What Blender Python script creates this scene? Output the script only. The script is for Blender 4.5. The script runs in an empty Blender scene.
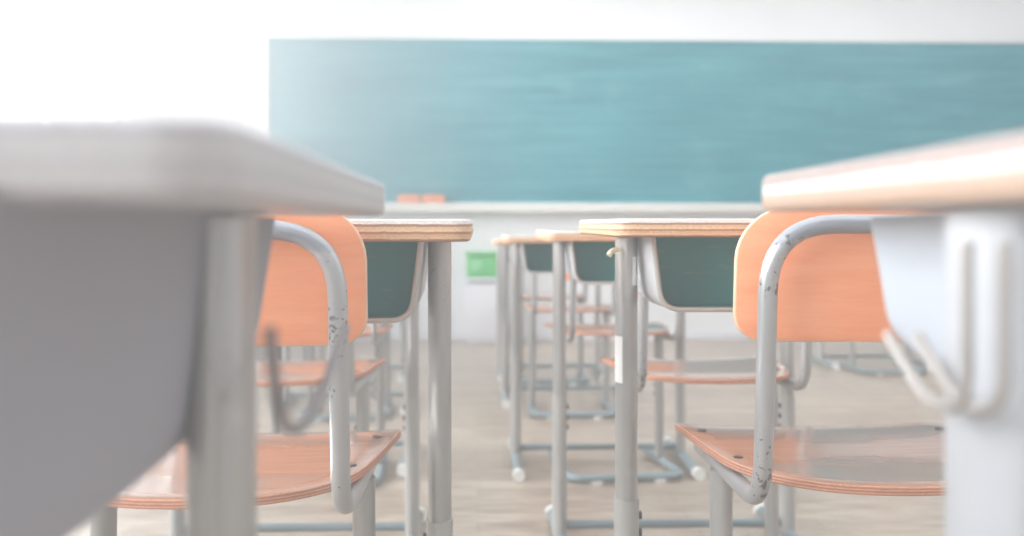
import bpy, bmesh, math, random
from mathutils import Vector, Matrix
random.seed(4)
scn = bpy.context.scene
COL = scn.collection
F = 950.0
EXPO, LIFT = 0.30, 0.075
YAW = math.atan(34 / F)
H = 0.73

# ------------------------------------------------------------------ materials
def lin(c):
    return tuple(((v / 255) / 12.92 if v / 255 <= 0.04045 else ((v / 255 + 0.055) / 1.055) ** 2.4) for v in c) + (1,)

def new_mat(name, color, rough=0.5, metal=0.0, coat=0.0, spec=0.5):
    m = bpy.data.materials.new(name); m.use_nodes = True
    b = m.node_tree.nodes['Principled BSDF']
    b.inputs['Base Color'].default_value = lin(color)
    b.inputs['Roughness'].default_value = rough
    b.inputs['Metallic'].default_value = metal
    b.inputs['Coat Weight'].default_value = coat
    b.inputs['Coat Roughness'].default_value = 0.12
    b.inputs['Specular IOR Level'].default_value = spec
    return m

def nd(m, t, **kw):
    n = m.node_tree.nodes.new(t)
    for k, v in kw.items(): setattr(n, k, v)
    return n

def lk(m, a, b): m.node_tree.links.new(a, b)

def ramp(m, fac, stops, interp='LINEAR'):
    r = nd(m, 'ShaderNodeValToRGB'); r.color_ramp.interpolation = interp
    e = r.color_ramp.elements
    while len(e) > 1: e.remove(e[-1])
    e[0].position = stops[0][0]; e[0].color = lin(stops[0][1])
    for p, c in stops[1:]:
        x = e.new(p); x.color = lin(c)
    lk(m, fac, r.inputs['Fac']); return r.outputs['Color']

def coords(m, scale, kind='Object'):
    tc = nd(m, 'ShaderNodeTexCoord'); mp = nd(m, 'ShaderNodeMapping')
    mp.inputs['Scale'].default_value = scale
    lk(m, tc.outputs[kind], mp.inputs['Vector']); return mp.outputs['Vector']

def noise(m, vec, scale, detail=4, rough=0.5):
    n = nd(m, 'ShaderNodeTexNoise'); n.inputs['Scale'].default_value = scale
    n.inputs['Detail'].default_value = detail; n.inputs['Roughness'].default_value = rough
    lk(m, vec, n.inputs['Vector']); return n.outputs['Fac']

def mixc(m, fac, a, b, blend='MIX'):
    x = nd(m, 'ShaderNodeMix', data_type='RGBA', blend_type=blend)
    if isinstance(fac, float): x.inputs[0].default_value = fac
    else: lk(m, fac, x.inputs[0])
    for s, v in ((6, a), (7, b)):
        if isinstance(v, tuple): x.inputs[s].default_value = v
        else: lk(m, v, x.inputs[s])
    return x.outputs[2]

def bsdf(m): return m.node_tree.nodes['Principled BSDF']

def bump(m, fac, strength, dist=0.001):
    b = nd(m, 'ShaderNodeBump'); b.inputs['Strength'].default_value = strength
    b.inputs['Distance'].default_value = dist
    lk(m, fac, b.inputs['Height']); lk(m, b.outputs['Normal'], bsdf(m).inputs['Normal'])

# chipped grey steel tube
def steel(name, col, chip, rough=0.3, thr=0.68, worn=False):
    m = new_mat(name, col, rough, 0.55)
    v = coords(m, (1, 1, 1))
    n = noise(m, v, 150, 3)
    big = noise(m, v, 9, 2)
    mul = nd(m, 'ShaderNodeMath', operation='MULTIPLY'); lk(m, n, mul.inputs[0]); lk(m, big, mul.inputs[1])
    f = ramp(m, mul.outputs[0], [(0, (0, 0, 0)), (thr * 0.6 - 0.012, (0, 0, 0)), (thr * 0.6 + 0.012, (255, 255, 255))])
    body = lin(col)
    if worn:
        sp = nd(m, 'ShaderNodeSeparateXYZ'); lk(m, v, sp.inputs[0])
        ad = nd(m, 'ShaderNodeMath', operation='MULTIPLY_ADD'); lk(m, noise(m, v, 60, 4), ad.inputs[0]); ad.inputs[1].default_value = 0.06; lk(m, sp.outputs['Z'], ad.inputs[2])
        g = ramp(m, ad.outputs[0], [(0.0, (0, 0, 0)), (0.757, (0, 0, 0)), (0.764, (225, 225, 225))])
        body = mixc(m, g, body, lin((142, 148, 160)))
    lk(m, mixc(m, f, body, lin(chip)), bsdf(m).inputs['Base Color'])
    return m
M_TUBE = steel('painted_tube', (184, 186, 188), (112, 108, 112), 0.28, 0.60, True)
M_POST = steel('desk_post_paint', (178, 178, 176), (140, 134, 126), 0.3, 0.72)
M_SLEEVE = new_mat('sleeve_paint', (184, 183, 180), 0.32, 0.1)
M_DULL = new_mat('base_bar_paint', (140, 156, 162), 0.4, 0.1)
M_WHITE = new_mat('white_rubber', (235, 235, 232), 0.6)
M_DARK = new_mat('dark_steel', (70, 68, 72), 0.4, 0.5)
M_PANEL = new_mat('tray_outside', (214, 216, 220), 0.4, 0.1)
M_RIM = new_mat('tray_rim', (200, 200, 196), 0.3, 0.3)

def m_teal():
    m = new_mat('tray_inside_green', (80, 150, 148), 0.42)
    v = coords(m, (1, 1, 1))
    n = noise(m, v, 7, 4)
    base = ramp(m, n, [(0.3, (24, 150, 158)), (0.7, (56, 174, 178))])
    s = coords(m, (14, 3, 60)); sc_ = noise(m, s, 2.2, 3)
    f = ramp(m, sc_, [(0, (0, 0, 0)), (0.62, (0, 0, 0)), (0.68, (120, 120, 120))])
    lk(m, mixc(m, f, base, lin((190, 205, 200))), bsdf(m).inputs['Base Color'])
    return m
M_TEAL = m_teal()

def ply_mat(name, face_a, face_b, edge_hi, edge_lo, layers, rough=0.3, coat=0.3, under=(190, 150, 120)):
    """wood face with grain, ply stripes on the edge faces"""
    m = new_mat(name, face_a, rough, 0, coat)
    v = coords(m, (2.0, 14, 14))
    n = noise(m, v, 5, 5, 0.6)
    face = ramp(m, n, [(0.3, face_a), (0.72, face_b)])
    return m, face

def m_backrest():
    m, face = ply_mat('orange_beech_ply', (255, 170, 124), (248, 152, 106), None, None, 0, 0.34, 0.25)
    w = coords(m, (1, 1, 9)); wn = noise(m, w, 5, 4, 0.55)
    f = ramp(m, wn, [(0.40, (0, 0, 0)), (0.45, (120, 120, 120)), (0.50, (0, 0, 0)), (0.55, (110, 110, 110)), (0.60, (0, 0, 0))])
    c = mixc(m, f, face, lin((250, 190, 150)))
    lk(m, c, bsdf(m).inputs['Base Color']); return m
M_BACK = m_backrest()
M_BACKEDGE = new_mat('ply_edge_tan', (232, 190, 158), 0.5)

def stripes(name, cols, zsize, rough=0.5):
    """ply layers stacked through the board thickness (object Z)"""
    m = new_mat(name, cols[0], rough)
    tc = nd(m, 'ShaderNodeTexCoord'); sp = nd(m, 'ShaderNodeSeparateXYZ')
    at = nd(m, 'ShaderNodeAttribute'); at.attribute_name = 'layer'
    n = noise(m, tc.outputs['Object'], 60, 3)
    ad = nd(m, 'ShaderNodeMath', operation='MULTIPLY_ADD'); lk(m, n, ad.inputs[0]); ad.inputs[1].default_value = 0.09
    lk(m, at.outputs['Fac'], ad.inputs[2])
    sb = nd(m, 'ShaderNodeMath', operation='SUBTRACT'); lk(m, ad.outputs[0], sb.inputs[0]); sb.inputs[1].default_value = 0.045
    k = len(cols)
    c = ramp(m, sb.outputs[0], [(i / k, cols[i]) for i in range(k)], 'CONSTANT')
    sp2 = coords(m, (30, 30, 200)); g = noise(m, sp2, 8, 2)
    g2 = ramp(m, g, [(0.35, (215, 215, 215)), (0.65, (255, 255, 255))])
    lk(m, mixc(m, 1.0, c, g2, 'MULTIPLY'), bsdf(m).inputs['Base Color'])
    return m
M_SEATEDGE = stripes('seat_ply_layers', [(214, 140, 108), (232, 176, 144), (190, 122, 94), (236, 180, 150), (196, 128, 100), (226, 166, 136)], 0.01)
M_TOPEDGE = stripes('desktop_ply_layers', [(186, 132, 96), (236, 198, 160), (226, 178, 136), (188, 128, 90), (240, 206, 170), (234, 196, 156), (182, 134, 106), (236, 230, 226), (226, 220, 216)], 0.022)

def m_seat():
    m, face = ply_mat('varnished_seat_ply', (198, 146, 118), (172, 124, 98), None, None, 0, 0.22, 0.9)
    v = coords(m, (1, 1, 1)); n = noise(m, v, 4.5, 3)
    f = ramp(m, n, [(0.4, (0, 0, 0)), (0.62, (150, 150, 150))])
    c = mixc(m, f, face, lin((176, 150, 134)))
    lk(m, c, bsdf(m).inputs['Base Color']); return m
M_SEAT = m_seat()

def m_top():
    m = new_mat('desktop_laminate', (226, 214, 204), 0.25, 0, 0.5)
    v = coords(m, (1.2, 16, 10)); n = noise(m, v, 4, 5, 0.6)
    c = ramp(m, n, [(0.3, (232, 214, 200)), (0.7, (212, 190, 172))])
    lk(m, c, bsdf(m).inputs['Base Color']); return m
M_TOP = m_top()

M_TOPSHADE = new_mat('shaded_laminate', (205, 206, 212), 0.3, 0, 0.4)  # near-left desktop: shade and veil put into the laminate colour
M_EDGESHADE = stripes('shaded_edge', [(190, 188, 190), (206, 203, 203), (198, 195, 196), (188, 186, 190), (208, 206, 206), (200, 198, 200), (188, 188, 192), (220, 220, 224)], 0.022)  # ply stripes greyed with the same painted shade

M_EDGEGLINT = stripes('glint_edge', [(178, 150, 128), (184, 156, 134), (180, 152, 132), (184, 160, 142), (208, 200, 196), (210, 204, 202), (164, 148, 142), (156, 140, 134), (160, 146, 140)], 0.022)  # pale middle bands are a highlight painted along the near-right edge

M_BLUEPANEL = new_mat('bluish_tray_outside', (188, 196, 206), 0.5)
M_LITPOST = new_mat('lit_post_paint', (186, 190, 195), 0.4)  # lit copy of the leg paint, window light put into the colour
M_SHADEPANEL = new_mat('shaded_tray_outside', (152, 153, 162), 0.5)  # tray outside darkened to carry the near-left desk's shade

def m_floor():
    m = new_mat('worn_wood_floor', (186, 168, 150), 0.32, 0, 0.1)
    v = coords(m, (1, 1, 1))
    br = nd(m, 'ShaderNodeTexBrick'); lk(m, v, br.inputs['Vector'])
    br.inputs['Scale'].default_value = 1.0
    br.inputs['Brick Width'].default_value = 0.9; br.inputs['Row Height'].default_value = 0.09
    br.inputs['Mortar Size'].default_value = 0.0015
    br.inputs['Color1'].default_value = lin((212, 198, 182)); br.inputs['Color2'].default_value = lin((180, 164, 148))
    br.inputs['Mortar'].default_value = lin((150, 132, 116)); br.offset = 0.37
    g = noise(m, coords(m, (2, 22, 1)), 3, 5, 0.65)
    gr = ramp(m, g, [(0.35, (170, 160, 150)), (0.62, (255, 255, 255))])
    c = mixc(m, 1.0, br.outputs['Color'], gr, 'MULTIPLY')
    b2 = noise(m, v, 1.1, 3)
    f = ramp(m, b2, [(0.35, (0, 0, 0)), (0.7, (90, 90, 90))])
    c = mixc(m, f, c, lin((196, 190, 182)))
    lk(m, c, bsdf(m).inputs['Base Color']); return m
M_FLOOR = m_floor()

def m_wall(name, a, b):
    m = new_mat(name, a, 0.8); n = noise(m, coords(m, (1, 1, 1)), 1.6, 3)
    lk(m, ramp(m, n, [(0.3, a), (0.7, b)]), bsdf(m).inputs['Base Color']); return m
M_WALL = m_wall('white_plaster', (232, 233, 235), (225, 227, 229))
M_CEIL = m_wall('ceiling_white', (240, 240, 240), (232, 232, 232))

def m_board():
    m = new_mat('green_chalkboard', (50, 118, 124), 0.5)
    streak = noise(m, coords(m, (0.35, 1, 5)), 3, 5, 0.6)
    base = ramp(m, streak, [(0.3, (40, 124, 138)), (0.5, (60, 140, 152)), (0.7, (82, 156, 166))])
    sm = noise(m, coords(m, (1.3, 1, 2.0)), 1.9, 5, 0.62)
    f = ramp(m, sm, [(0.54, (0, 0, 0)), (0.70, (120, 120, 120))])
    lk(m, mixc(m, f, base, lin((150, 192, 198))), bsdf(m).inputs['Base Color']); return m
M_BOARD = m_board()
M_ALU = new_mat('aluminium_frame', (226, 228, 228), 0.35, 0.2)
M_TRAY = new_mat('chalk_ledge_paint', (216, 215, 210), 0.5)
M_ERASER = new_mat('orange_eraser_shell', (236, 150, 112), 0.6)
M_FELT = new_mat('eraser_felt', (224, 190, 170), 0.9)
M_STRAP = new_mat('eraser_strap', (190, 110, 84), 0.7)
M_GREEN = new_mat('green_plastic', (104, 190, 122), 0.45)  # green paled, the haze in front of the box put into its colour
M_GREEN2 = new_mat('pale_green_label', (140, 208, 158), 0.5)
M_CAB = new_mat('white_cabinet', (226, 227, 232), 0.5)
M_CABSHADE = new_mat('cabinet_painted_shade', (176, 172, 184), 0.6)  # shadow under the cabinet top, painted as a darker colour
M_TAPE = new_mat('white_tape', (246, 246, 246), 0.55)
M_PEG = new_mat('cream_plastic', (248, 236, 206), 0.45)
M_HOOK = new_mat('hook_wire', (176, 172, 168), 0.3, 0.5)
M_HOOKDARK = new_mat('dark_hook_wire', (124, 118, 120), 0.35, 0.4)
def m_glass():
    m = bpy.data.materials.new('window_glass'); m.use_nodes = True
    nt = m.node_tree; nt.nodes.clear()
    o = nt.nodes.new('ShaderNodeOutputMaterial'); mx = nt.nodes.new('ShaderNodeMixShader')
    t = nt.nodes.new('ShaderNodeBsdfTransparent'); g = nt.nodes.new('ShaderNodeBsdfGlossy')
    g.inputs['Roughness'].default_value = 0.05; mx.inputs[0].default_value = 0.06
    nt.links.new(t.outputs[0], mx.inputs[1]); nt.links.new(g.outputs[0], mx.inputs[2]); nt.links.new(mx.outputs[0], o.inputs[0])
    return m
M_GLASS = m_glass()

# ------------------------------------------------------------------ mesh helpers
def obj(name, bm, mats, parent=None, smooth=True):
    bmesh.ops.recalc_face_normals(bm, faces=bm.faces)
    me = bpy.data.meshes.new(name); bm.to_mesh(me); bm.free()
    for m in (mats if isinstance(mats, (list, tuple)) else [mats]): me.materials.append(m)
    o = bpy.data.objects.new(name, me); COL.objects.link(o)
    if smooth:
        for p in me.polygons: p.use_smooth = True
        md = o.modifiers.new('es', 'EDGE_SPLIT'); md.split_angle = math.radians(38)
    if parent: o.parent = parent
    return o

def box(bm, x0, x1, y0, y1, z0, z1, bev=0.0, seg=2):
    r = bmesh.ops.create_cube(bm, size=1)
    vs = r['verts']
    for v in vs:
        v.co = Vector(((x0 + x1) / 2 + v.co.x * (x1 - x0), (y0 + y1) / 2 + v.co.y * (y1 - y0), (z0 + z1) / 2 + v.co.z * (z1 - z0)))
    if bev > 0:
        es = list({e for v in vs for e in v.link_edges})
        bmesh.ops.bevel(bm, geom=es, offset=bev, segments=seg, affect='EDGES', profile=0.6)
    return bm

def fillet(pts, rad, n=6):
    pts = [Vector(p) for p in pts]
    rads = rad if isinstance(rad, (list, tuple)) else [rad] * len(pts)
    out = [pts[0]]
    for i in range(1, len(pts) - 1):
        p, a, b = pts[i], pts[i - 1], pts[i + 1]
        r = min(rads[i], (a - p).length * 0.49, (b - p).length * 0.49)
        s, e = p + (a - p).normalized() * r, p + (b - p).normalized() * r
        for k in range(n + 1):
            t = k / n
            out.append(s * (1 - t) ** 2 + p * 2 * t * (1 - t) + e * t * t)
    out.append(pts[-1]); return out

def tube(bm, pts, r, seg=16, r2=None, cap=True):
    """sweep a round or oval section along pts"""
    pts = [Vector(p) for p in pts]; r2 = r2 or r
    rings = []; up = None
    for i, p in enumerate(pts):
        t = (pts[min(i + 1, len(pts) - 1)] - pts[max(i - 1, 0)]).normalized()
        if up is None:
            ref = Vector((1, 0, 0)) if abs(t.x) < 0.9 else Vector((0, 1, 0))
            up = (ref - t * ref.dot(t)).normalized()
        else:
            up = (up - t * up.dot(t)).normalized()
        sd = t.cross(up)
        rings.append([bm.verts.new(p + up * math.cos(a) * r + sd * math.sin(a) * r2) for a in [2 * math.pi * k / seg for k in range(seg)]])
    for a, b in zip(rings, rings[1:]):
        for k in range(seg):
            bm.faces.new((a[k], a[(k + 1) % seg], b[(k + 1) % seg], b[k]))
    if cap: bm.faces.new(rings[0][::-1]); bm.faces.new(rings[-1])
    return bm

def slab(outline, zf, th, edge_r=0.003):
    """bent board from a plan outline: rings inward for a bevelled rim, 'layer' attribute through the thickness"""
    bm = bmesh.new(); lay = bm.verts.layers.float.new('layer')
    n = len(outline); c = sum((Vector(p) for p in outline), Vector((0, 0))) / n
    def inset(d):
        res = []
        for i, p in enumerate(outline):
            p = Vector(p); q = Vector(outline[(i + 1) % n]) - Vector(outline[i - 1])
            nrm = Vector((q.y, -q.x)).normalized()
            if nrm.dot(p - c) < 0: nrm = -nrm
            res.append(p - nrm * d)
        return res
    prof = [(edge_r, 0.0, 0), (edge_r * 0.3, edge_r * 0.3 / th, 0), (0, edge_r / th, 0)]
    for k in range(1, 9): prof.append((0, edge_r / th + (1 - 2 * edge_r / th) * k / 8, 0))
    prof += [(edge_r * 0.3, 1 - edge_r * 0.3 / th, 0), (edge_r, 1.0, 0)]
    rings = []
    for ins, t, _ in prof:
        ring = []
        for p in inset(ins):
            v = bm.verts.new((p.x, p.y, zf(p.x, p.y) + th * t)); v[lay] = t; ring.append(v)
        rings.append(ring)
    for a, b in zip(rings, rings[1:]):
        for k in range(n):
            f = bm.faces.new((a[k], a[(k + 1) % n], b[(k + 1) % n], b[k])); f.material_index = 1
    # faces: concentric rings shrinking to the centre
    for ring, t in ((rings[-1], 1.0), (rings[0], 0.0)):
        prev = ring
        for s in (0.85, 0.65, 0.45, 0.25, 0.1):
            cur = []
            for v0 in ring:
                x = c.x + (v0.co.x - c.x) * s; y = c.y + (v0.co.y - c.y) * s
                v = bm.verts.new((x, y, zf(x, y) + th * t)); v[lay] = t; cur.append(v)
            for k in range(n): bm.faces.new((prev[k], prev[(k + 1) % n], cur[(k + 1) % n], cur[k]))
            prev = cur
        bm.faces.new(prev)
    return bm

def empty(name, loc, label, cat, group=None, rz=0):
    o = bpy.data.objects.new(name, None); COL.objects.link(o)
    o.empty_display_size = 0.1; o.location = loc; o.rotation_euler = (0, 0, rz)
    o['label'] = label; o['category'] = cat
    if group: o['group'] = group
    return o

def copy_tree(o, parent=None):
    c = o.copy(); COL.objects.link(c)
    if parent: c.parent = parent
    for ch in list(o.children): copy_tree(ch, c)
    return c

def struct(name, bm, m, parent=None, smooth=False):
    o = obj(name, bm, m, parent, smooth)
    if not parent: o['kind'] = 'structure'
    return o

# ------------------------------------------------------------------ desk  (origin: floor, middle of the student's edge; +Y away from the student)
W, D, TH = 0.65, 0.45, 0.0235
PX, PY = 0.2815, 0.195
def rrect(hw, y0, y1, r, n=7):
    pts = []
    for cx, cy, a0 in ((hw - r, y1 - r, 0), (-hw + r, y1 - r, 90), (-hw + r, y0 + r, 180), (hw - r, y0 + r, 270)):
        for k in range(n + 1):
            a = math.radians(a0 + 90 * k / n); pts.append((cx + r * math.cos(a), cy + r * math.sin(a)))
    return pts

def make_desk():
    root = empty('school_desk', (0, 0, 0), 'desk', 'desk')
    bm = slab(rrect(W / 2, 0, D, 0.022), lambda x, y: 0.7420 + 0.024 * y, TH, 0.0045)
    top = obj('tabletop', bm, [M_TOP, M_TOPEDGE], root)
    # storage tray: shell open to the student, rounded lower corners, sides leaning in
    def prof(hw_t, hw_b, zt, zb, r):
        return fillet([(-hw_t, zt, 0), (-hw_b, zb, 0), (hw_b, zb, 0), (hw_t, zt, 0)], r, 6)
    for_outer = prof(0.2645, 0.2525, 0.748, 0.644, 0.028)
    for_inner = prof(0.2615, 0.2495, 0.748, 0.648, 0.025)
    ys = [0.085, 0.20, 0.32, 0.39]
    bm = bmesh.new()
    def shell(pr, lift, mi, back):
        rings = []
        for j, y in enumerate(ys):
            dz = 0.0 if (j < 2 or ys[-1] < 0.3) else (0.008 if j == 2 else 0.03)
            rings.append([bm.verts.new((p.x, y, p.y + (dz if p.y < 0.70 else 0))) for p in pr])
        for a, b in zip(rings, rings[1:]):
            for k in range(len(a) - 1):
                f = bm.faces.new((a[k], a[k + 1], b[k + 1], b[k])); f.material_index = mi
        f = bm.faces.new(rings[-1]); f.material_index = mi
        return rings
    shell(for_outer, 0, 0, 0); 
    me_t = obj('storage_tray', bm, M_PANEL, root)
    bm = bmesh.new(); ys = [0.087, 0.11, 0.14, 0.17]
    shell(for_inner, 0, 0, 0)
    obj('tray_lining', bm, M_TEAL, me_t)['label'] = 'dark green painted inside of the tray'
    bm = bmesh.new()
    tube(bm, [(p.x, 0.085, p.y) for p in prof(0.2628, 0.2508, 0.744, 0.646, 0.0265)], 0.0035, 8)
    obj('tray_rim', bm, M_RIM, me_t)
    for s in (-1, 1):
        bm = bmesh.new()
        tube(bm, [(s * PX, PY, 0.36), (s * PX, PY, 0.7445)], 0.0158, 24, 0.029)
        p = obj('upper_leg', bm, M_POST, root)
        bm = bmesh.new()
        tube(bm, [(s * PX, PY, 0.032), (s * PX, PY, 0.364), (s * PX, PY, 0.367)], 0.0178, 24, 0.032)
        for z in (0.10, 0.14, 0.18, 0.22, 0.26, 0.30, 0.34):
            pass
        sl = obj('lower_leg', bm, M_SLEEVE, root)
        for z in (0.34, 0.315, 0.29):
            bm = bmesh.new()
            tube(bm, [(s * (PX - 0.016), PY, z), (s * (PX - 0.022), PY, z)], 0.006, 12)
            obj('bolt', bm, M_DARK, sl)
        # foot bar with white end caps
        bm = bmesh.new()
        tube(bm, fillet([(s * PX, -0.06, 0.022), (s * PX, 0.0, 0.026), (s * PX, 0.36, 0.026), (s * PX, 0.40, 0.022)], 0.03), 0.015, 14)
        ft = obj('foot_bar', bm, M_DULL, root)
        for ya, yb in ((-0.085, -0.055), (0.395, 0.42)):
            bm = bmesh.new()
            tube(bm, [(s * PX, ya, 0.020), (s * PX, ya + 0.004, 0.020), (s * PX, yb, 0.020)], 0.0195, 14)
            obj('end_cap', bm, M_WHITE, ft)
    bm = bmesh.new(); tube(bm, [(-PX, PY, 0.052), (PX, PY, 0.052)], 0.011, 12)
    obj('crossbar', bm, M_DULL, root)
    return root

# ------------------------------------------------------------------ chair (origin: floor under the rear edge of the seat; faces +Y)
def make_chair():
    root = empty('school_chair', (0, 0, 0), 'chair', 'chair')
    half = [(0.0, -0.004), (0.05, -0.001), (0.095, 0.012), (0.132, 0.040), (0.158, 0.082), (0.176, 0.135), (0.187, 0.20), (0.196, 0.28), (0.199, 0.345), (0.194, 0.372), (0.180, 0.383), (0.10, 0.386)]
    full = half + [(0.0, 0.387)] + [(-x, y) for x, y in half[:0:-1]]
    # smooth the outline
    dense = []
    n = len(full)
    for i in range(n):
        p0, p1, p2, p3 = [Vector(full[(i + k) % n]) for k in (-1, 0, 1, 2)]
        for t in (0, 0.25, 0.5, 0.75):
            dense.append(0.5 * ((2 * p1) + (-p0 + p2) * t + (2 * p0 - 5 * p1 + 4 * p2 - p3) * t * t + (-p0 + 3 * p1 - 3 * p2 + p3) * t ** 3))
    def zf(x, y):
        z = 0.4545 - 0.006 * math.exp(-((y - 0.13) / 0.1) ** 2)
        if y > 0.30: z -= 0.9 * (y - 0.30) ** 2
        z += 0.006 * (x / 0.2) ** 2
        return z
    seat = obj('seat', slab([tuple(p) for p in dense], zf, 0.0105, 0.002), [M_SEAT, M_SEATEDGE], root)
    for s in (-1, 1):
        for x, y in ((0.160, 0.155), (0.172, 0.30)):
            bm = bmesh.new(); z = zf(x, y) + 0.0105
            tube(bm, [(s * x, y, z - 0.002), (s * x, y, z + 0.0008), (s * x, y, z + 0.0012)], 0.0065, 12)
            obj('rivet', bm, M_DARK, seat)
    # backrest: bent ply, its ends reach forward
    bw, z0, z1 = 0.194, 0.621, 0.777
    ol = []
    for cx, cz, a0, r in ((bw - 0.062, z1 - 0.062, 0, 0.062), (-bw + 0.062, z1 - 0.062, 90, 0.062), (-bw + 0.032, z0 + 0.032, 180, 0.032), (bw - 0.032, z0 + 0.032, 270, 0.032)):
        for k in range(9):
            a = math.radians(a0 + 90 * k / 8); ol.append((cx + r * math.cos(a), cz + r * math.sin(a)))
    # subdivide the long runs
    o2 = []
    for i, p in enumerate(ol):
        q = ol[(i + 1) % len(ol)]; d = math.hypot(q[0] - p[0], q[1] - p[1]); k = max(1, int(d / 0.03))
        for j in range(k): o2.append((p[0] + (q[0] - p[0]) * j / k, p[1] + (q[1] - p[1]) * j / k))
    bm = slab(o2, lambda x, z: 0, 0.009, 0.0018)
    for v in bm.verts:
        x, z, t = v.co.x, v.co.y, v.co.z
        yc = 0.022 + 0.55 * x * x - 0.10 * (z - 0.70)
        v.co = Vector((x, yc + t, z))
    obj('backrest', bm, [M_BACK, M_BACKEDGE], root)
    # side and top tube, one bent piece
    bm = bmesh.new(); R = 0.0107
    path = [(-0.164, 0.34, 0.4385), (-0.170, 0.020, 0.4385), (-0.170, -0.008, 0.755), (0.170, -0.008, 0.755), (0.170, 0.020, 0.4385), (0.164, 0.34, 0.4385)]
    pp = fillet(path, [0, 0.055, 0.075, 0.075, 0.055, 0], 9)
    # bow the top bar with the backrest
    tube(bm, pp, R, 18)
    obj('frame_tube', bm, M_TUBE, root)
    bm = bmesh.new(); tube(bm, [(-0.163, 0.34, 0.4385), (0.163, 0.34, 0.4385)], 0.010, 12)
    obj('front_rail', bm, M_TUBE, root)
    for s in (-1, 1):
        bm = bmesh.new(); tube(bm, [(s * 0.168, 0.215, 0.030), (s * 0.166, 0.215, 0.434)], 0.0145, 20, 0.022)
        lg = obj('leg', bm, M_POST, root)
        for z in (0.33, 0.30, 0.27, 0.24):
            bm = bmesh.new(); tube(bm, [(s * 0.152, 0.215, z), (s * 0.149, 0.215, z)], 0.005, 10)
            obj('bolt', bm, M_DARK, lg)
    bm = bmesh.new()
    tube(bm, fillet([(-0.168, 0.38, 0.018), (-0.180, -0.01, 0.018), (0.180, -0.01, 0.018), (0.168, 0.38, 0.018)], 0.06, 8), 0.013, 14)
    b = obj('floor_base', bm, M_DULL, root)
    for x in (-0.1, 0.1):
        bm = bmesh.new(); box(bm, x - 0.018, x + 0.018, -0.025, 0.005, 0.0, 0.012, 0.003)
        obj('glide', bm, M_WHITE, b)
    return root

desk0, chair0 = make_desk(), make_chair()
used = set()
def place(proto, x, y, label, group, rz=0):
    o = proto if proto.name not in used else copy_tree(proto)
    used.add(proto.name)
    o.location = (x, y, 0); o.rotation_euler = (0, 0, math.radians(rz)); o['label'] = label; o['group'] = group
    return o
GD, GC = 'school desks in rows', 'school chairs in rows'
D_M = place(desk0, 0.497, 1.18, 'plywood-edged school desk right of the aisle with white tape on its leg', GD)
D_L = place(desk0, -0.333, 1.085, 'plywood-edged school desk left of the aisle, behind the sharp left chair', GD)
D_NR = place(desk0, 0.505, 0.165, 'very close blurred school desk at the right edge, wire bag hook on its white side', GD)
D_NL = place(desk0, -0.391, 0.25, 'very close heavily blurred school desk in painted grey shade filling the left side', GD)
place(desk0, 0.480, 2.12, 'second school desk behind the taped one, green tray showing left of the taped leg', GD)
place(desk0, 0.408, 3.02, 'third school desk right of the aisle, white foot cap on the floor', GD)
place(desk0, 0.410, 4.36, 'fourth school desk right of the aisle, nearly hidden behind the third', GD)
place(desk0, 0.405, 5.22, 'farthest school desk right of the aisle, nearest the green box', GD)
place(desk0, -0.441, 2.12, 'second school desk left of the aisle, thin leg showing beside the sharp desk leg', GD)
place(desk0, -0.52, 3.10, 'third school desk in the left row, mostly behind the second', GD)
place(desk0, -0.60, 4.20, 'fourth school desk in the left row, blurred in the distance', GD)
place(desk0, -0.70, 5.20, 'farthest school desk in the left row, close to the board wall', GD)
place(desk0, 2.40, 5.62, 'distant school desk on the far right, seen under the orange chair backrest', GD)
place(desk0, 3.3, 4.30, 'distant school desk in the far right row, in front of the farther one', GD)

C_R = place(chair0, 0.490, 1.04, 'sharp orange-backed school chair at the right, brown glossy seat', GC, 0)
C_L = place(chair0, -0.318, 1.015, 'sharp pale orange-backed school chair at the left, chipped steel tube', GC, -1.5)
place(chair0, 0.502, 1.90, 'school chair tucked at the second right desk, grey-brown seat below the taped desk tray', GC, 2)
place(chair0, 0.462, 2.93, 'school chair tucked at the third right desk, rounded floor base showing', GC, 6)
place(chair0, 0.410, 4.03, 'school chair at the fourth right desk, thin brown seat line', GC)
place(chair0, 0.400, 5.02, 'farthest school chair in the right row', GC)
place(chair0, -0.428, 1.90, 'school chair at the second left desk, pink-orange seat behind the sharp left chair', GC, -2)
place(chair0, -0.485, 2.88, 'school chair at the third left desk, only its seat corner showing', GC)
place(chair0, -0.57, 4.0, 'school chair at the fourth left desk, blurred grey legs', GC)
place(chair0, -0.69, 5.02, 'farthest school chair in the left row', GC)
place(chair0, 2.38, 5.33, 'distant school chair on the far right, its floor base low under the orange backrest', GC)
place(chair0, 3.3, 4.00, 'distant school chair in the far right row, nearer one', GC)

for t in C_L.children:
    if t.name.startswith('frame_tube'): t.scale = (1, 1, 0.972); t.location = (0, 0, 0.028 * 0.4385 + 0.002)
# details of single desks ----------------------------------------------------
def world_child(name, bm, m, parent):
    return obj(name, bm, m, parent)
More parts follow.
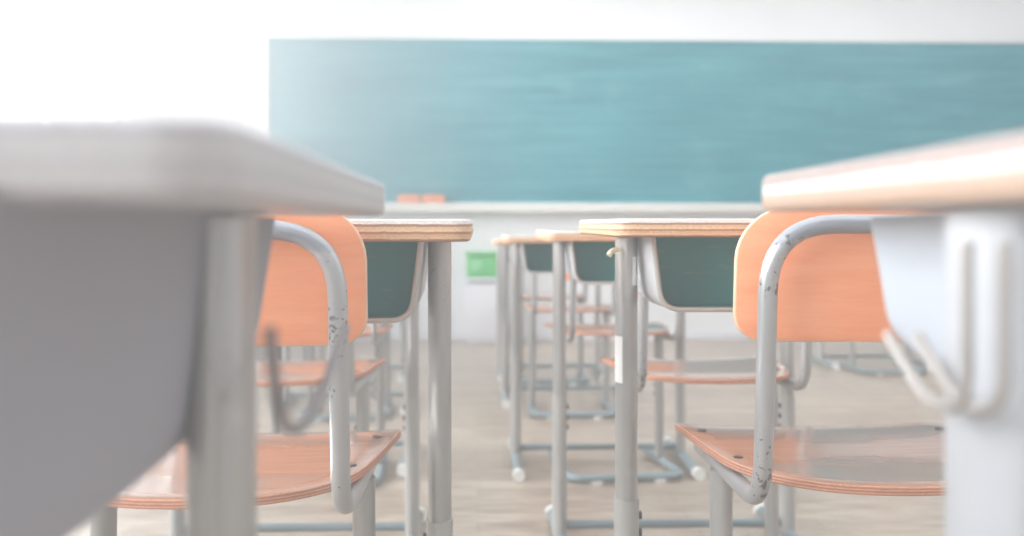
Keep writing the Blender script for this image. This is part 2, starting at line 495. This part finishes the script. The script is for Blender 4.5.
# tape and small peg on the right middle desk
bm = bmesh.new()
def wrap(bm, cx, cy, rx, ry, z0, z1, a0, a1, n=10):
    pr = None
    for k in range(n + 1):
        a = math.radians(a0 + (a1 - a0) * k / n)
        v = (bm.verts.new((cx + rx * math.cos(a), cy + ry * math.sin(a), z0)), bm.verts.new((cx + rx * math.cos(a), cy + ry * math.sin(a), z1)))
        if pr: bm.faces.new((pr[0], v[0], v[1], pr[1]))
        pr = v
wrap(bm, -PX, PY, 0.0164, 0.0298, 0.535, 0.602, 175, 236)
obj('tape', bm, M_TAPE, D_M)['label'] = 'white paper tape on the leg'
bm = bmesh.new(); wrap(bm, -PX, PY, 0.0164, 0.0298, 0.675, 0.716, 285, 315)
obj('sticker', bm, M_TAPE, D_M)['label'] = 'small worn white sticker'
bm = bmesh.new()
tube(bm, fillet([(-PX - 0.012, PY - 0.02, 0.727), (-PX - 0.026, PY - 0.03, 0.724), (-PX - 0.030, PY - 0.032, 0.718)], 0.006, 4), 0.004, 10)
obj('peg', bm, M_PEG, D_M)['label'] = 'small cream coloured peg'
def stretch(desk, sy, sz, ty=0.0):
    for t in [c for c in desk.children if c.name.startswith('storage_tray')]:
        t.scale = (1, sy, sz); t.location = (0, ty, 0.748 * (1 - sz))
stretch(D_NL, 1.15, 1.24, -0.10); stretch(D_NR, 1.05, 1.10)
def shift_frame(desk, dx, dy):
    for t in desk.children:
        if t.name.split('.')[0] in ('upper_leg', 'lower_leg', 'foot_bar', 'crossbar'): t.location = (dx, dy, 0)
shift_frame(D_NL, -0.017, 0.03); shift_frame(D_NR, -0.006, 0.033)
for t in D_NL.children:
    pass
for t in D_L.children:
    if t.name.startswith('tabletop'): t.scale = (1, 1, 1.1); t.location = (0, 0, -0.1 * 0.742 - 0.0062 - 0.1 * 0.0)
    if t.name.startswith('storage_tray'): t.location = (0, 0, -0.0062)
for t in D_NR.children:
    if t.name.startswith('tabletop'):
        t.material_slots[1].link = 'OBJECT'; t.material_slots[1].material = M_EDGEGLINT
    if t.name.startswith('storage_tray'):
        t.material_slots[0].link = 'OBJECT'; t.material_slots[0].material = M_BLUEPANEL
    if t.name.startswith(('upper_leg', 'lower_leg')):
        t.material_slots[0].link = 'OBJECT'; t.material_slots[0].material = M_LITPOST
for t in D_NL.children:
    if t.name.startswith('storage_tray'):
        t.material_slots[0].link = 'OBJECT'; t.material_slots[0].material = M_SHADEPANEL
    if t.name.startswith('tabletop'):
        for k, m in ((0, M_TOPSHADE), (1, M_EDGESHADE)):
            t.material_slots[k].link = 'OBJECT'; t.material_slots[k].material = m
# wire bag hooks on the two nearest desks
def hook(desk, s, pts, name='bag_hook', mat=M_HOOK):
    bm = bmesh.new()
    for dx in ((0.0, s * 0.010) if s > 0 else (0.0,)):
        p = [(x + dx, y - (0.008 if dx else 0), z) for x, y, z in pts]
        tube(bm, fillet(p, 0.02, 6), 0.0026, 10)
    obj(name, bm, mat, desk)
hook(D_NR, 1, [(-0.318, 0.192, 0.732), (-0.318, 0.192, 0.668), (-0.318, 0.222, 0.664), (-0.318, 0.262, 0.690)])
hook(D_NL, -1, [(0.315, 0.10, 0.70), (0.315, 0.115, 0.664), (0.315, 0.150, 0.652), (0.315, 0.20, 0.654), (0.315, 0.30, 0.684)], mat=M_HOOKDARK)

# ------------------------------------------------------------------ room
YB, XL, XR, YF, ZC = 7.45, -2.58, 4.9, -2.6, 3.0
bm = bmesh.new(); box(bm, XL - 0.2, XR + 0.2, YF, YB + 0.2, -0.1, 0.0); struct('floor', bm, M_FLOOR)
bm = bmesh.new(); box(bm, XL - 0.2, XR + 0.2, YF, YB + 0.2, ZC, ZC + 0.1); struct('ceiling', bm, M_CEIL)
bm = bmesh.new(); box(bm, XL - 0.2, XR + 0.2, YB, YB + 0.2, 0, ZC); struct('wall_front', bm, M_WALL)
bm = bmesh.new(); box(bm, XR, XR + 0.2, YF, YB, 0, ZC); struct('wall_right', bm, M_WALL)
bm = bmesh.new(); box(bm, XL, XR, YB - 0.015, YB, 0.0, 0.07, 0.003); struct('baseboard_front', bm, M_CAB)
# left wall: parapet, lintel and piers around four windows
ws = [(-2.4, -0.2), (0.1, 2.3), (2.5, 4.7), (4.9, 7.1)]
bm = bmesh.new()
box(bm, XL - 0.2, XL, YF, YB, 0, 0.85); box(bm, XL - 0.2, XL, YF, YB, 2.75, ZC)
bm2 = bmesh.new(); box(bm2, XL - 0.2, XR + 0.2, YF - 0.2, YF, 0, ZC); struct('wall_back', bm2, M_WALL)
ed = [YF] + [v for w in ws for v in w] + [YB]
for a, b in zip(ed[0::2], ed[1::2]): box(bm, XL - 0.2, XL, a, b, 0.85, 2.75)
struct('wall_left', bm, M_WALL)
for i, (a, b) in enumerate(ws):
    bm = bmesh.new()
    for y0, y1, z0, z1 in ((a, b, 0.85, 0.90), (a, b, 2.70, 2.75), (a, a + 0.05, 0.9, 2.7), (b - 0.05, b, 0.9, 2.7), ((a + b) / 2 - 0.03, (a + b) / 2 + 0.03, 0.9, 2.7), (a, b, 2.1, 2.14)):
        box(bm, XL - 0.12, XL - 0.07, y0, y1, z0, z1)
    wo = struct('window_%d' % (i + 1), bm, M_ALU)
    bm = bmesh.new(); box(bm, XL - 0.098, XL - 0.094, a + 0.05, b - 0.05, 0.9, 2.7)
    obj('pane', bm, M_GLASS, wo, False)

# chalkboard
B0, B1, ZB0, ZB1 = -1.64, 4.55, 1.055, 2.375
bd = empty('chalkboard', (B0, YB, ZB0), 'long green chalkboard with chalk smears on the white front wall', 'chalkboard')
bm = bmesh.new(); box(bm, 0.02, B1 - B0 - 0.02, -0.028, -0.001, 0.02, ZB1 - ZB0 - 0.02); obj('board_surface', bm, M_BOARD, bd, False)
bm = bmesh.new(); w = B1 - B0; h = ZB1 - ZB0
for x0, x1, z0, z1 in ((0, w, h - 0.025, h), (0, w, 0, 0.02), (0, 0.02, 0.02, h - 0.025), (w - 0.02, w, 0.02, h - 0.025)):
    box(bm, x0, x1, -0.04, -0.001, z0, z1, 0.003)
obj('board_frame', bm, M_ALU, bd)
bm = bmesh.new(); box(bm, 0, w, -0.12, -0.002, -0.055, -0.001, 0.006)
box(bm, 0, w, -0.118, -0.110, -0.001, 0.008, 0.002)
obj('chalk_tray', bm, M_TRAY, bd)

def eraser(x, label):
    e = empty('board_eraser', (x, YB - 0.075, ZB0), label, 'eraser', 'orange erasers on the chalk tray')
    bm = bmesh.new(); box(bm, -0.088, 0.088, -0.025, 0.025, 0.022, 0.075, 0.008, 3); obj('shell', bm, M_ERASER, e)
    bm = bmesh.new(); box(bm, -0.086, 0.086, -0.024, 0.024, 0.0, 0.022, 0.003); obj('felt', bm, M_FELT, e)
    bm = bmesh.new(); box(bm, -0.06, 0.06, -0.0285, 0.0285, 0.060, 0.079, 0.003); obj('strap', bm, M_ERASER, e)
    return e
eraser(-0.535, 'left one of the two orange board erasers on the chalk tray')
eraser(-0.345, 'right one of the two orange board erasers on the chalk tray')

# small cabinet with the green box
cb = empty('low_cabinet', (0.035, 7.24, 0), 'small white cabinet against the wall below the board, under the green box', 'cabinet')
bm = bmesh.new(); box(bm, -0.125, 0.125, -0.15, 0.19, 0, 0.455, 0.004); obj('cabinet_body', bm, M_CAB, cb)
bm = bmesh.new(); box(bm, -0.14, 0.14, -0.17, 0.19, 0.475, 0.500, 0.004); obj('cabinet_top', bm, M_CAB, cb)
bm = bmesh.new(); box(bm, -0.115, 0.115, -0.145, 0.185, 0.455, 0.475); obj('shade_strip', bm, M_CABSHADE, cb)  # darker strip standing for the shadow line below the overhang
bm = bmesh.new(); box(bm, -0.118, 0.118, -0.162, -0.151, 0.03, 0.445, 0.003); dr = obj('cabinet_door', bm, M_CAB, cb)
bm = bmesh.new(); tube(bm, [(0.09, -0.165, 0.26), (0.09, -0.178, 0.26), (0.09, -0.178, 0.34), (0.09, -0.165, 0.34)], 0.004, 8); obj('handle', bm, M_ALU, dr)
gb = empty('storage_box', (0.030, 7.22, 0.500), 'bright green plastic box on the small white cabinet below the board', 'box')
bm = bmesh.new(); box(bm, -0.115, 0.115, -0.11, 0.11, 0.0, 0.165, 0.012, 3); obj('box_body', bm, M_GREEN, gb)
bm = bmesh.new(); box(bm, -0.125, 0.125, -0.12, 0.12, 0.1655, 0.197, 0.008, 3); obj('lid', bm, M_GREEN, gb)
bm = bmesh.new(); box(bm, -0.085, -0.005, -0.113, -0.1095, 0.05, 0.13, 0.001); obj('sticker', bm, M_GREEN2, gb)['label'] = 'paler green patch'

# ------------------------------------------------------------------ light
def area(name, loc, rot, sx, sy, power, col=(1, 1, 1)):
    l = bpy.data.lights.new(name, 'AREA'); l.shape = 'RECTANGLE'; l.size = sx; l.size_y = sy; l.energy = power; l.color = col
    o = bpy.data.objects.new(name, l); COL.objects.link(o); o.location = loc; o.rotation_euler = rot; return o
for i, (a, b) in enumerate(ws):
    area('daylight', (XL - 0.35, (a + b) / 2, 1.85), (0, math.radians(-90), 0), 1.9, 2.2, 200, (0.97, 0.985, 1.0))
area('ceiling_glow', (1.2, 3.2, 2.95), (0, 0, 0), 6.0, 7.5, 150, (0.98, 0.99, 1.0))
wd = bpy.data.worlds.new('World'); scn.world = wd; wd.use_nodes = True
bg = wd.node_tree.nodes['Background']; bg.inputs['Color'].default_value = (0.93, 0.97, 1, 1); bg.inputs['Strength'].default_value = 2.2

# haze volume added to imitate lens veil from the windows
HAZE = 0.035
if HAZE:
    vm = bpy.data.materials.new('haze'); vm.use_nodes = True; nt = vm.node_tree; nt.nodes.clear()
    o_ = nt.nodes.new('ShaderNodeOutputMaterial'); vs = nt.nodes.new('ShaderNodeVolumeScatter')
    # denser towards the bright windows on the left
    tc = nt.nodes.new('ShaderNodeTexCoord'); sp = nt.nodes.new('ShaderNodeSeparateXYZ'); nt.links.new(tc.outputs['Object'], sp.inputs[0])
    mr = nt.nodes.new('ShaderNodeMapRange'); mr.interpolation_type = 'SMOOTHSTEP'
    mr.inputs['From Min'].default_value = 0.6; mr.inputs['From Max'].default_value = -2.3
    mr.inputs['To Min'].default_value = HAZE; mr.inputs['To Max'].default_value = HAZE * 13
    nt.links.new(sp.outputs['X'], mr.inputs['Value']); nt.links.new(mr.outputs['Result'], vs.inputs['Density']); vs.inputs['Anisotropy'].default_value = 0.6
    nt.links.new(vs.outputs[0], o_.inputs['Volume'])
    bm = bmesh.new(); box(bm, XL - 0.19, XR + 0.01, YF - 0.01, YB + 0.01, 0.0 - 0.01, ZC + 0.01)
    hz = obj('lens_veil_haze', bm, vm, None, False); hz['kind'] = 'stuff'; hz['label'] = 'thin added haze standing for the lens veil of the bright windows'; hz['category'] = 'haze'
# ------------------------------------------------------------------ camera
cam = bpy.data.cameras.new('camera'); co = bpy.data.objects.new('camera', cam); COL.objects.link(co); scn.camera = co
cam.sensor_width = 36; cam.lens = 36 * F / 1024
co.location = (0, 0, H); co.rotation_euler = (math.radians(90), 0, -YAW)
cam.shift_y = -21 / 1024
cam.clip_start = 0.02
cam.dof.use_dof = True; cam.dof.focus_distance = 1.12; cam.dof.aperture_fstop = 3.6

scn.view_settings.view_transform = 'Standard'
scn.view_settings.look = 'None'
scn.view_settings.exposure = EXPO
scn.view_settings.use_curve_mapping = True
cm = scn.view_settings.curve_mapping
c3 = cm.curves[3]
c3.points[0].location = (0.0, LIFT)
cm.update()
scn.cycles.max_bounces = 8
scn.cycles.use_denoising = True
